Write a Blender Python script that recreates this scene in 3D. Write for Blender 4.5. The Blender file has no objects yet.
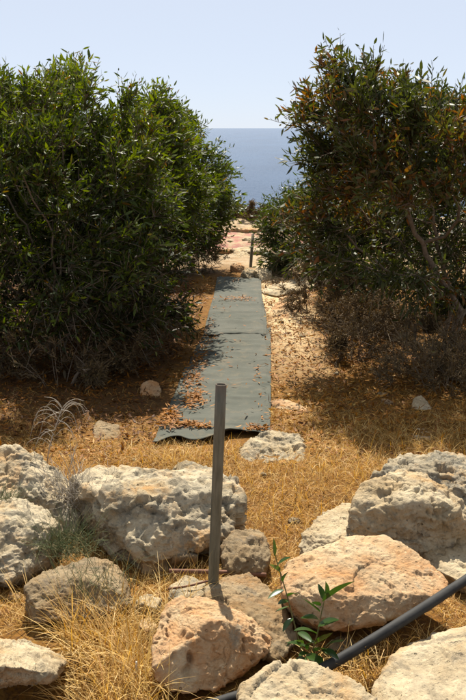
import bpy, bmesh, math, random
import numpy as np
from mathutils import Vector, Matrix

random.seed(7)
RNG = np.random.default_rng(7)
scene = bpy.context.scene
COL = scene.collection

# ---------------------------------------------------------------- camera
cam_d = bpy.data.cameras.new('camera')
cam_d.sensor_fit = 'VERTICAL'
cam_d.sensor_height = 36.0
cam_d.lens = 36.0 * 900.0 / 700.0
cam_d.clip_start = 0.05
cam_d.clip_end = 90000.0
CAM = Vector((0, 0, 1.6))
cam = bpy.data.objects.new('camera', cam_d)
cam.location = CAM
cam.rotation_euler = (math.radians(90 - 13.87), 0, 0)
COL.objects.link(cam)
scene.camera = cam

# ---------------------------------------------------------------- sky, sun, exposure
SUN_EL, SUN_AZ = math.radians(53), math.radians(-3)     # azimuth from +Y, negative = left
world = bpy.data.worlds.new('World')
scene.world = world
world.use_nodes = True
wn = world.node_tree
wn.nodes.clear()
sky = wn.nodes.new('ShaderNodeTexSky')
sky.sky_type = 'NISHITA'
sky.sun_disc = False
sky.sun_elevation = SUN_EL
sky.sun_rotation = SUN_AZ
sky.altitude = 20
sky.air_density = 0.5
sky.dust_density = 0.3
sky.ozone_density = 3.0
bg = wn.nodes.new('ShaderNodeBackground')
bg.inputs['Strength'].default_value = 0.05
wo = wn.nodes.new('ShaderNodeOutputWorld')
veil = wn.nodes.new('ShaderNodeMix')                     # even summer haze over the whole sky
veil.data_type = 'RGBA'
veil.inputs[0].default_value = 0.80
veil.inputs[7].default_value = (6.7, 7.25, 8.2, 1)
wn.links.new(sky.outputs[0], veil.inputs[6])
wn.links.new(veil.outputs[2], bg.inputs[0])
wn.links.new(bg.outputs[0], wo.inputs[0])

sun_d = bpy.data.lights.new('sun', 'SUN')
sun_d.energy = 5.0
sun_d.angle = math.radians(0.5)
sun_d.color = (1.0, 0.93, 0.81)
sun = bpy.data.objects.new('sun', sun_d)
SUN_DIR = Vector((math.sin(SUN_AZ) * math.cos(SUN_EL), math.cos(SUN_AZ) * math.cos(SUN_EL), math.sin(SUN_EL)))
sun.rotation_euler = SUN_DIR.to_track_quat('Z', 'Y').to_euler()
sun.location = SUN_DIR * 30
COL.objects.link(sun)

scene.view_settings.view_transform = 'Standard'
scene.view_settings.look = 'None'
scene.view_settings.exposure = 1.22
scene.view_settings.gamma = 1.0
scene.view_settings.use_curve_mapping = False
scene.cycles.max_bounces = 8
scene.cycles.transmission_bounces = 6
scene.cycles.use_denoising = True

# ---------------------------------------------------------------- numpy noise
def _hash(i, j, k, s):
    h = (i.astype(np.int64) * 374761393 + j.astype(np.int64) * 668265263 + k.astype(np.int64) * 2147483647 + s * 1274126177) & 0xFFFFFFFF
    h = ((h ^ (h >> 13)) * 1274126177) & 0xFFFFFFFF
    h = ((h ^ (h >> 16)) * 2246822519) & 0xFFFFFFFF
    return ((h ^ (h >> 15)) & 0xFFFFFF) / float(0xFFFFFF)

def vnoise(p, s=0):
    p = np.asarray(p, float)
    i = np.floor(p)
    f = p - i
    u = f * f * f * (f * (f * 6 - 15) + 10)
    i = i.astype(np.int64)
    r = 0
    for a in (0, 1):
        wa = u[:, 0] if a else 1 - u[:, 0]
        for b in (0, 1):
            wb = u[:, 1] if b else 1 - u[:, 1]
            for c in (0, 1):
                wc = u[:, 2] if c else 1 - u[:, 2]
                r = r + wa * wb * wc * _hash(i[:, 0] + a, i[:, 1] + b, i[:, 2] + c, s)
    return r * 2 - 1

def fbm(p, oct=4, s=0, gain=0.5, ridged=False):
    r, a, t = 0, 1.0, 0
    p = np.asarray(p, float)
    for o in range(oct):
        n = vnoise(p, s + o * 17)
        if ridged:
            n = 1 - 2 * np.abs(n)
        r = r + a * n
        t += a
        a *= gain
        p = p * 2.03 + 11.7
    return r / t

def worley(p, s=0):
    p = np.asarray(p, float)
    i = np.floor(p).astype(np.int64)
    best = np.full(len(p), 9.0)
    for a in (-1, 0, 1):
        for b in (-1, 0, 1):
            for c in (-1, 0, 1):
                x, y, z = i[:, 0] + a, i[:, 1] + b, i[:, 2] + c
                q = np.stack([x + _hash(x, y, z, s), y + _hash(x, y, z, s + 5), z + _hash(x, y, z, s + 9)], 1)
                best = np.minimum(best, ((q - p) ** 2).sum(1))
    return np.sqrt(best)

def facets(p, s=0):
    """crisp broken facets: every Worley cell is a plane of its own tilt"""
    i = np.floor(p).astype(np.int64)
    best = np.full(len(p), 9.0); val = np.zeros(len(p))
    for a in (-1, 0, 1):
        for b in (-1, 0, 1):
            for c in (-1, 0, 1):
                x, y, z = i[:, 0] + a, i[:, 1] + b, i[:, 2] + c
                q = np.stack([x + _hash(x, y, z, s), y + _hash(x, y, z, s + 5), z + _hash(x, y, z, s + 9)], 1)
                d = p - q
                dd = (d ** 2).sum(1)
                tv = np.stack([_hash(x, y, z, s + 31), _hash(x, y, z, s + 37), _hash(x, y, z, s + 41)], 1) * 2 - 1
                m = dd < best
                best[m] = dd[m]; val[m] = ((d * tv).sum(1) + 0.35 * (_hash(x, y, z, s + 43) - 0.5))[m]
    return val

def sstep(a, b, x):
    t = np.clip((x - a) / (b - a), 0, 1)
    return t * t * (3 - 2 * t)

# ---------------------------------------------------------------- mesh and object helpers
def tri_mesh(name, V, F, mats, tint=None, smooth=True):
    V = np.asarray(V, np.float32)
    F = np.asarray(F, np.int32)
    me = bpy.data.meshes.new(name)
    me.vertices.add(len(V))
    me.vertices.foreach_set('co', V.ravel())
    k = F.shape[1]
    me.loops.add(F.size)
    me.loops.foreach_set('vertex_index', F.ravel())
    me.polygons.add(len(F))
    me.polygons.foreach_set('loop_start', np.arange(0, F.size, k, dtype=np.int32))
    if tint is not None:
        at = me.attributes.new('tint', 'FLOAT', 'POINT')
        at.data.foreach_set('value', np.asarray(tint, np.float32))
    me.update(calc_edges=True)
    me.validate()
    if smooth:
        me.polygons.foreach_set('use_smooth', np.ones(len(me.polygons), bool))
    me.materials.append(mats)
    return me

def link(name, data, parent=None, loc=None):
    o = bpy.data.objects.new(name, data)
    COL.objects.link(o)
    if loc is not None:
        o.location = loc
    if parent is not None:
        o.parent = parent
    return o

def tag(o, label=None, cat=None, group=None, kind=None):
    if label: o['label'] = label
    if cat: o['category'] = cat
    if group: o['group'] = group
    if kind: o['kind'] = kind
    return o

def tubes(paths, sides=6, cap=True):
    """paths: list of (points Nx3, radii N) -> verts, tri faces"""
    VV, FF, off = [], [], 0
    ang = np.linspace(0, 2 * np.pi, sides, endpoint=False)
    for pts, rad in paths:
        pts = np.asarray(pts, float)
        rad = np.broadcast_to(np.asarray(rad, float), (len(pts),))
        t = np.gradient(pts, axis=0)
        t /= np.linalg.norm(t, axis=1, keepdims=True) + 1e-9
        ref = np.array([0.31, 0.17, 0.93]) if abs(t[0, 2]) < 0.9 else np.array([0.93, 0.2, 0.1])
        a = np.cross(t, ref); a /= np.linalg.norm(a, axis=1, keepdims=True) + 1e-9
        b = np.cross(t, a)
        ring = pts[:, None] + rad[:, None, None] * (np.cos(ang)[None, :, None] * a[:, None] + np.sin(ang)[None, :, None] * b[:, None])
        n = len(pts)
        VV.append(ring.reshape(-1, 3))
        k = np.arange(sides); k2 = (k + 1) % sides
        for i in range(n - 1):
            A, B = off + i * sides, off + (i + 1) * sides
            FF.append(np.stack([A + k, A + k2, B + k2], 1))
            FF.append(np.stack([A + k, B + k2, B + k], 1))
        off += n * sides
        if cap:
            VV.append(pts[[0, -1]])
            FF.append(np.stack([np.full(sides, off), off - n * sides + k2, off - n * sides + k], 1))
            FF.append(np.stack([np.full(sides, off + 1), off - sides + k, off - sides + k2], 1))
            off += 2
    return np.concatenate(VV), np.concatenate(FF)

def spline(pts, n=24):
    """Catmull-Rom through control points"""
    p = np.asarray(pts, float)
    p = np.vstack([2 * p[0] - p[1], p, 2 * p[-1] - p[-2]])
    out = []
    m = len(p) - 3
    for q in np.linspace(0, m, n):
        i = min(int(q), m - 1); t = q - i
        a, b, c, d = p[i:i + 4]
        out.append(0.5 * (2 * b + (c - a) * t + (2 * a - 5 * b + 4 * c - d) * t * t + (3 * b - a - 3 * c + d) * t ** 3))
    return np.array(out)

# ---------------------------------------------------------------- materials
class NT:
    def __init__(self, name):
        self.m = bpy.data.materials.new(name)
        self.m.use_nodes = True
        self.t = self.m.node_tree
        self.t.nodes.clear()
        self.out = self.n('ShaderNodeOutputMaterial')
        self.b = self.n('ShaderNodeBsdfPrincipled')
        self.l(self.b.outputs[0], self.out.inputs[0])
    def n(self, ty, **kw):
        nd = self.t.nodes.new(ty)
        for k, v in kw.items():
            setattr(nd, k, v)
        return nd
    def l(self, a, b):
        self.t.links.new(a, b)
    def coord(self, which='Object', rnd=True):
        tc = self.n('ShaderNodeTexCoord')
        if not rnd:
            return tc.outputs[which]
        oi = self.n('ShaderNodeObjectInfo')
        m = self.n('ShaderNodeMath', operation='MULTIPLY'); m.inputs[1].default_value = 57.0
        self.l(oi.outputs['Random'], m.inputs[0])
        add = self.n('ShaderNodeVectorMath', operation='ADD')
        self.l(tc.outputs[which], add.inputs[0]); self.l(m.outputs[0], add.inputs[1])
        return add.outputs[0]
    def noise(self, vec, scale, detail=6, rough=0.55, dist=0.0):
        nd = self.n('ShaderNodeTexNoise')
        nd.inputs['Scale'].default_value = scale; nd.inputs['Detail'].default_value = detail
        nd.inputs['Roughness'].default_value = rough; nd.inputs['Distortion'].default_value = dist
        self.l(vec, nd.inputs['Vector'])
        return nd.outputs['Fac']
    def voro(self, vec, scale, feature='F1', out='Distance'):
        nd = self.n('ShaderNodeTexVoronoi', feature=feature)
        nd.inputs['Scale'].default_value = scale
        self.l(vec, nd.inputs['Vector'])
        return nd.outputs[out]
    def ramp(self, fac, stops):
        nd = self.n('ShaderNodeValToRGB')
        e = nd.color_ramp.elements
        while len(e) < len(stops):
            e.new(0.5)
        for el, (p, c) in zip(e, stops):
            el.position = p
            el.color = (c, c, c, 1) if isinstance(c, (int, float)) else (*c, 1)
        self.l(fac, nd.inputs[0])
        return nd.outputs[0]
    def mix(self, fac, a, b):
        nd = self.n('ShaderNodeMix', data_type='RGBA')
        for sock, v in ((nd.inputs['Factor'], fac), (nd.inputs[6], a), (nd.inputs[7], b)):
            if hasattr(v, 'is_linked'):
                self.l(v, sock)
            elif isinstance(v, (int, float)):
                sock.default_value = v
            else:
                sock.default_value = (*v, 1)
        return nd.outputs[2]
    def math(self, op, a, b=None):
        nd = self.n('ShaderNodeMath', operation=op)
        for i, v in enumerate((a, b)):
            if v is None: continue
            if hasattr(v, 'is_linked'): self.l(v, nd.inputs[i])
            else: nd.inputs[i].default_value = v
        return nd.outputs[0]
    def bump(self, h, strength, dist, prev=None):
        nd = self.n('ShaderNodeBump')
        nd.inputs['Strength'].default_value = strength; nd.inputs['Distance'].default_value = dist
        self.l(h, nd.inputs['Height'])
        if prev is not None: self.l(prev, nd.inputs['Normal'])
        return nd.outputs[0]
    def done(self, color, rough, normal=None, spec=0.3):
        for s, v in ((self.b.inputs['Base Color'], color), (self.b.inputs['Roughness'], rough)):
            if hasattr(v, 'is_linked'): self.l(v, s)
            elif isinstance(v, (int, float)): s.default_value = v
            else: s.default_value = (*v, 1)
        self.b.inputs['Specular IOR Level'].default_value = spec
        if normal is not None: self.l(normal, self.b.inputs['Normal'])
        return self.m

def rock_mat(name, pale, tan, orange, og, grey, gg):
    """limestone: pale/tan body, orange iron stain (amount og), grey lichen crust (amount gg)"""
    t = NT(name)
    v = t.coord()
    body = t.mix(t.ramp(t.noise(v, 5, 7, 0.62), [(0.36, 0), (0.64, 1)]), pale, tan)
    st = t.ramp(t.noise(v, 4.2, 8, 0.66, 0.6), [(0.62 - og * 0.34, 0), (0.80 - og * 0.30, 1)])
    c = t.mix(t.math('MULTIPLY', st, 0.68), body, orange)
    li = t.ramp(t.noise(v, 9, 9, 0.72, 0.4), [(0.66 - gg * 0.26, 0), (0.72 - gg * 0.24, 1)])
    c = t.mix(t.math('MULTIPLY', li, 0.8), c, grey)
    dk = t.ramp(t.noise(v, 3.1, 9, 0.74, 0.8), [(0.50, 0), (0.63, 1)])
    c = t.mix(t.math('MULTIPLY', dk, 0.30 + 0.35 * gg), c, tuple(x * 0.62 for x in grey))
    hole = t.ramp(t.voro(v, 34), [(0.10, 1), (0.17, 0)])
    hole = t.math('MULTIPLY', hole, t.ramp(t.noise(v, 6, 3, 0.6), [(0.45, 0), (0.6, 1)]))
    sp = t.ramp(t.noise(v, 75, 4, 0.7), [(0.60, 0), (0.68, 1)])
    c = t.mix(t.math('MULTIPLY', sp, 0.55), c, tuple(x * 0.45 for x in grey))
    sw = t.ramp(t.noise(v, 48, 3, 0.6), [(0.60, 0), (0.72, 1)])
    c = t.mix(t.math('MULTIPLY', sw, 0.45), c, tuple(min(0.75, x * 1.35) for x in pale))
    n1 = t.bump(t.noise(v, 28, 9, 0.72), 0.9, 0.014)
    n2 = t.bump(t.math('SUBTRACT', 1.0, t.ramp(t.voro(v, 62), [(0.0, 1), (0.32, 0)])), 0.55, 0.006, n1)
    n2 = t.bump(t.math('SUBTRACT', 1.0, hole), 1.0, 0.02, n2)
    n3 = t.bump(t.noise(v, 190, 4, 0.7), 0.6, 0.0025, n2)
    return t.done(c, 0.92, n3, 0.15)

M = {}
M['pale'] = rock_mat('pale_limestone', (0.424, 0.350, 0.231), (0.310, 0.226, 0.123), (0.355, 0.179, 0.050), 0.26, (0.196, 0.160, 0.110), 0.42)
M['grey'] = rock_mat('grey_limestone', (0.351, 0.306, 0.223), (0.271, 0.213, 0.129), (0.365, 0.172, 0.030), 0.30, (0.180, 0.161, 0.122), 0.62)
M['lichen'] = rock_mat('lichened_limestone', (0.417, 0.354, 0.245), (0.307, 0.230, 0.129), (0.344, 0.161, 0.036), 0.36, (0.188, 0.163, 0.117), 0.62)
M['orange'] = rock_mat('iron_stained_limestone', (0.445, 0.345, 0.215), (0.370, 0.245, 0.128), (0.365, 0.150, 0.042), 0.62, (0.25, 0.205, 0.140), 0.22)
M['brown'] = rock_mat('brown_limestone', (0.264, 0.202, 0.121), (0.195, 0.133, 0.068), (0.245, 0.114, 0.030), 0.36, (0.146, 0.115, 0.077), 0.42)

def ground_mat():
    t = NT('ground_soil')
    v = t.coord(rnd=False)
    sx = t.n('ShaderNodeSeparateXYZ'); t.l(v, sx.inputs[0])
    x, y = sx.outputs[0], sx.outputs[1]
    n_big = t.noise(v, 1.6, 6, 0.6)
    n_mid = t.noise(v, 9, 8, 0.65)
    n_fine = t.noise(v, 70, 5, 0.7)
    soil = t.mix(t.ramp(n_mid, [(0.35, 0), (0.65, 1)]), (0.155, 0.065, 0.009), (0.194, 0.104, 0.025))
    soil = t.mix(t.ramp(n_fine, [(0.42, 0), (0.66, 1)]), soil, (0.071, 0.034, 0.014))
    sand = t.mix(t.ramp(n_mid, [(0.3, 0), (0.7, 1)]), (0.395, 0.264, 0.125), (0.436, 0.348, 0.216))
    # beaten sandy track to the right of the cloth, from about 6 m on
    wob = t.math('MULTIPLY', t.math('SUBTRACT', n_big, 0.5), 0.9)
    xa = t.math('ABSOLUTE', t.math('SUBTRACT', t.math('ADD', x, wob), 0.46))
    track = t.ramp(xa, [(0.10, 1), (0.32, 0)])
    track = t.math('MULTIPLY', track, t.ramp(t.math('DIVIDE', y, 20.0), [(0.27, 0), (0.36, 1)]))
    c = t.mix(track, soil, sand)
    # shade of the left bushes, painted into the soil colour
    bush_shade = t.math('MULTIPLY', t.ramp(t.math('ADD', t.math('ADD', x, wob), 1.0), [(0.50, 1), (0.66, 0)]), t.ramp(t.math('DIVIDE', t.math('ADD', y, wob), 20.0), [(0.225, 0), (0.255, 1)]))
    c = t.mix(t.math('MULTIPLY', bush_shade, 0.7), c, (0.060, 0.032, 0.014))
    # bare limestone platform towards the cliff
    lime = t.mix(t.ramp(n_mid, [(0.38, 0), (0.62, 1)]), (0.335, 0.267, 0.177), (0.271, 0.181, 0.097))
    lime = t.mix(t.ramp(n_fine, [(0.5, 0), (0.7, 1)]), lime, (0.184, 0.128, 0.077))
    far = t.ramp(t.math('ADD', t.math('DIVIDE', y, 20.0), t.math('MULTIPLY', wob, 0.06)), [(0.50, 0), (0.56, 1)])
    c = t.mix(far, c, lime)
    # pinkish flowering crust on the platform
    py_ = t.math('ABSOLUTE', t.math('SUBTRACT', y, 13.3))
    pk = t.math('MULTIPLY', t.ramp(t.math('ADD', t.math('DIVIDE', py_, 4.0), t.math('MULTIPLY', wob, 0.3)), [(0.25, 1), (0.42, 0)]), t.ramp(t.noise(v, 5, 6, 0.7), [(0.44, 0), (0.56, 1)]))
    c = t.mix(t.math('MULTIPLY', pk, 0.8), c, (0.266, 0.106, 0.090))
    b1 = t.bump(n_mid, 0.6, 0.03)
    b2 = t.bump(n_fine, 0.7, 0.008, b1)
    return t.done(c, 0.95, b2, 0.1)
M['ground'] = ground_mat()

def tint_mat(name, stops, rough=0.6, trans=0.0, spec=0.3, bump=0.0):
    """colour picked per piece from the mesh attribute 'tint'"""
    t = NT(name)
    at = t.n('ShaderNodeAttribute', attribute_name='tint')
    c = t.ramp(at.outputs['Fac'], stops)
    m = t.done(c, rough, None, spec)
    if trans > 0:
        tr = t.n('ShaderNodeBsdfTranslucent')
        mx = t.n('ShaderNodeMixShader'); mx.inputs[0].default_value = trans
        hs = t.n('ShaderNodeHueSaturation'); hs.inputs['Saturation'].default_value = 1.15; hs.inputs['Value'].default_value = 1.5
        t.l(c, hs.inputs['Color']); t.l(hs.outputs[0], tr.inputs[0])
        t.l(t.b.outputs[0], mx.inputs[1]); t.l(tr.outputs[0], mx.inputs[2]); t.l(mx.outputs[0], t.out.inputs[0])
    return m

M['leaf_left'] = tint_mat('acacia_leaf_green', [(0, (0.055, 0.032, 0.011)), (0.10, (0.030, 0.026, 0.007)), (0.22, (0.015, 0.023, 0.004)), (0.5, (0.051, 0.072, 0.007)), (0.82, (0.133, 0.162, 0.012)), (0.93, (0.084, 0.071, 0.013)), (1.0, (0.121, 0.063, 0.012))], 0.55, 0.32, 0.28)
M['leaf_right'] = tint_mat('acacia_leaf_olive', [(0, (0.025, 0.032, 0.008)), (0.42, (0.044, 0.054, 0.010)), (0.66, (0.069, 0.075, 0.013)), (0.80, (0.102, 0.064, 0.017)), (1.0, (0.178, 0.066, 0.015))], 0.55, 0.30, 0.28)
M['leaf_bright'] = tint_mat('acacia_leaf_bright', [(0, (0.029, 0.042, 0.005)), (0.5, (0.055, 0.079, 0.007)), (1.0, (0.112, 0.119, 0.014))], 0.48, 0.32, 0.45)
M['seedling'] = tint_mat('seedling_leaf', [(0, (0.020, 0.046, 0.008)), (1, (0.039, 0.076, 0.013))], 0.32, 0.25, 0.5)
M['litter'] = tint_mat('fallen_leaf', [(0, (0.057, 0.020, 0.003)), (0.35, (0.139, 0.049, 0.003)), (0.7, (0.264, 0.099, 0.003)), (1.0, (0.339, 0.209, 0.058))], 0.7, 0.12, 0.25)
M['straw'] = tint_mat('dry_straw', [(0, (0.233, 0.103, 0.021)), (0.5, (0.403, 0.227, 0.050)), (1.0, (0.542, 0.386, 0.151))], 0.6, 0.25, 0.3)
M['brush'] = tint_mat('dry_brush', [(0, (0.061, 0.037, 0.015)), (0.5, (0.116, 0.076, 0.031)), (0.85, (0.184, 0.128, 0.055)), (1.0, (0.080, 0.086, 0.025))], 0.8, 0.1, 0.2)
M['weed'] = tint_mat('grey_green_weed', [(0, (0.075, 0.098, 0.041)), (0.6, (0.128, 0.150, 0.068)), (1.0, (0.285, 0.240, 0.120))], 0.7, 0.2, 0.2)

def bark_mat(name, a, b):
    t = NT(name); v = t.coord()
    c = t.mix(t.ramp(t.noise(v, 30, 6, 0.7), [(0.35, 0), (0.65, 1)]), a, b)
    return t.done(c, 0.9, t.bump(t.noise(v, 60, 5, 0.7), 0.8, 0.004), 0.15)
M['bark'] = bark_mat('acacia_bark', (0.10, 0.075, 0.05), (0.20, 0.155, 0.11))
M['twig'] = bark_mat('dry_twig', (0.240, 0.200, 0.152), (0.384, 0.344, 0.280))
M['dry_twig'] = bark_mat('brown_dry_twig', (0.085, 0.060, 0.036), (0.17, 0.125, 0.075))
M['stem'] = bark_mat('green_stem', (0.09, 0.10, 0.03), (0.16, 0.12, 0.05))

def metal_mat(name, a, b, rough, metallic, scale=(60, 60, 9), spec=0.4, rust_top=0):
    t = NT(name)
    tc = t.n('ShaderNodeTexCoord'); mp = t.n('ShaderNodeMapping'); mp.inputs['Scale'].default_value = scale
    t.l(tc.outputs['Object'], mp.inputs[0])
    f = t.noise(mp.outputs[0], 1.0, 7, 0.65)
    c = t.mix(t.ramp(f, [(0.38, 0), (0.62, 1)]), a, b)
    if rust_top:                                         # rusted rim at the open end
        sz = t.n('ShaderNodeSeparateXYZ'); t.l(tc.outputs['Object'], sz.inputs[0])
        band = t.ramp(t.math('ADD', sz.outputs[2], t.math('MULTIPLY', f, 0.12)), [(rust_top, 0), (rust_top + 0.07, 1)])
        c = t.mix(t.math('MULTIPLY', band, 0.6), c, (0.10, 0.055, 0.03))
    t.b.inputs['Metallic'].default_value = metallic
    r = t.math('ADD', t.math('MULTIPLY', f, 0.3), rough)
    return t.done(c, r, t.bump(f, 0.25, 0.001), spec)
M['pole'] = metal_mat('weathered_galvanised_steel', (0.085, 0.083, 0.060), (0.150, 0.142, 0.105), 0.40, 0.35, rust_top=0.74)
M['rust'] = metal_mat('rusted_steel', (0.094, 0.040, 0.022), (0.173, 0.083, 0.047), 0.7, 0.1)
M['post'] = metal_mat('weathered_post', (0.122, 0.094, 0.058), (0.187, 0.151, 0.101), 0.7, 0.0)
M['pipe'] = metal_mat('black_polythene', (0.013, 0.013, 0.013), (0.030, 0.029, 0.027), 0.55, 0.0, (12, 12, 30), 0.18)
M['stake'] = metal_mat('pale_grey_stake', (0.302, 0.274, 0.216), (0.396, 0.360, 0.302), 0.7, 0.0)

def cloth_mat():
    t = NT('woven_ground_cloth'); v = t.coord(rnd=False)
    w = t.n('ShaderNodeTexWave', wave_type='BANDS', bands_direction='Y'); w.inputs['Scale'].default_value = 90
    w2 = t.n('ShaderNodeTexWave', wave_type='BANDS', bands_direction='X'); w2.inputs['Scale'].default_value = 90
    t.l(v, w.inputs[0]); t.l(v, w2.inputs[0])
    c = t.mix(t.ramp(t.noise(v, 2.2, 7, 0.65), [(0.35, 0), (0.65, 1)]), (0.055, 0.060, 0.047), (0.081, 0.082, 0.066))
    dust = t.ramp(t.noise(v, 7, 9, 0.75, 0.5), [(0.52, 0), (0.72, 1)])
    c = t.mix(t.math('MULTIPLY', dust, 0.6), c, (0.164, 0.126, 0.077))
    c = t.mix(t.math('MULTIPLY', t.ramp(t.noise(v, 120, 3, 0.6), [(0.58, 0), (0.7, 1)]), 0.4), c, (0.060, 0.060, 0.051))
    n = t.bump(t.math('ADD', w.outputs['Fac'], w2.outputs['Fac']), 0.25, 0.002)
    n = t.bump(t.noise(v, 14, 6, 0.6), 0.35, 0.012, n)
    return t.done(c, 0.82, n, 0.12)
M['cloth'] = cloth_mat()

def sea_mat():
    t = NT('sea_water')
    tc = t.n('ShaderNodeTexCoord'); mp = t.n('ShaderNodeMapping'); mp.inputs['Scale'].default_value = (0.35, 0.10, 1)
    t.l(tc.outputs['Object'], mp.inputs[0])
    f = t.noise(mp.outputs[0], 1.0, 8, 0.65)
    g = t.noise(mp.outputs[0], 0.045, 6, 0.6)
    c = t.mix(t.ramp(g, [(0.35, 0), (0.65, 1)]), (0.019, 0.052, 0.112), (0.026, 0.066, 0.136))
    return t.done(c, 0.55, t.bump(f, 1.0, 2.5), 0.10)
M['sea'] = sea_mat()

# ---------------------------------------------------------------- setting: ground and sea
CLIFF_Y = 16.9
def terrain(x, y):
    x = np.asarray(x, float); y = np.asarray(y, float)
    p = np.stack([x, y, np.zeros_like(x)], -1).reshape(-1, 3)
    sh = x.shape
    z = 0.018 * fbm(p * 1.3, 4, 3).reshape(sh) + 0.007 * fbm(p * 9, 3, 8).reshape(sh)
    z = z - (0.065 + 0.02 * vnoise(p * 2.1, 5).reshape(sh)) * (1 - sstep(3.25, 3.95, y))
    z = z - 0.11 * np.exp(-(((x + 0.64) / 0.24) ** 2 + ((y - 2.36) / 0.20) ** 2) ** 2)     # hollow under the corner slab
    far = sstep(10.3, 12.0, y)
    led = fbm(p * np.array([0.5, 1.1, 1]), 4, 21, 0.55, True).reshape(sh)
    z = z + far * (0.05 * led + 0.025 * fbm(p * 4, 4, 31).reshape(sh))
    edge = CLIFF_Y + 0.55 * vnoise(p * 0.35, 40).reshape(sh) + 0.25 * vnoise(p * 1.7, 41).reshape(sh) - 0.004 * x * x * 0.0
    z = z - sstep(0, 7, y - edge) * 26 - np.clip(y - edge + 0.3, 0, 1) * 0.3
    return z
def tz(x, y):
    return float(terrain(np.array([x]), np.array([y]))[0])

xs = np.concatenate([-np.geomspace(60, 3.05, 40), np.linspace(-3, 3, 230), np.geomspace(3.05, 60, 40)])
ys = np.concatenate([np.linspace(-40, 1.5, 30), np.linspace(1.6, 8, 250), np.linspace(8.05, 19, 190), np.linspace(19.3, 27, 22)])
X, Y = np.meshgrid(xs, ys)
Z = terrain(X, Y)
V = np.stack([X, Y, Z], -1).reshape(-1, 3)
nx, ny = len(xs), len(ys)
ii, jj = np.meshgrid(np.arange(nx - 1), np.arange(ny - 1))
q = (jj * nx + ii).ravel()
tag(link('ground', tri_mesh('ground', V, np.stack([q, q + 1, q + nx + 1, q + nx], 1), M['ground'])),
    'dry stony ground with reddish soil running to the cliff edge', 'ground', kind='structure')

sv = [(-60000, -200, -24), (60000, -200, -24), (60000, 60000, -24), (-60000, 60000, -24)]
tag(link('sea', tri_mesh('sea', sv, [[0, 1, 2, 3]], M['sea'])), 'calm blue sea reaching to the horizon', 'sea', kind='structure')

# ---------------------------------------------------------------- rocks
ICO = {}
def ico(level):
    if level not in ICO:
        bm = bmesh.new()
        bmesh.ops.create_icosphere(bm, subdivisions=level, radius=1.0)
        bm.verts.ensure_lookup_table()
        v = np.array([x.co[:] for x in bm.verts]); f = np.array([[x.index for x in fa.verts] for fa in bm.faces])
        bm.free()
        ICO[level] = (v, f)
    return ICO[level]

FOOT = []          # footprints of the stones, so that grass does not grow through them
ROCK_SEED = [0]
def hull_planes(pts, c):
    bm = bmesh.new()
    for p in pts: bm.verts.new(p)
    bmesh.ops.convex_hull(bm, input=bm.verts)
    pl = []
    for f in bm.faces:
        if f.calc_area() < 1e-7: continue
        n = f.normal.normalized(); d = n.dot(f.verts[0].co - Vector(c))
        if d < 0: n, d = -n, -d
        for m, e in pl:
            if n.dot(m) > 0.985: break
        else:
            pl.append((n.copy(), d))
    bm.free()
    return np.array([n[:] for n, d in pl]), np.array([d for n, d in pl])

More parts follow.
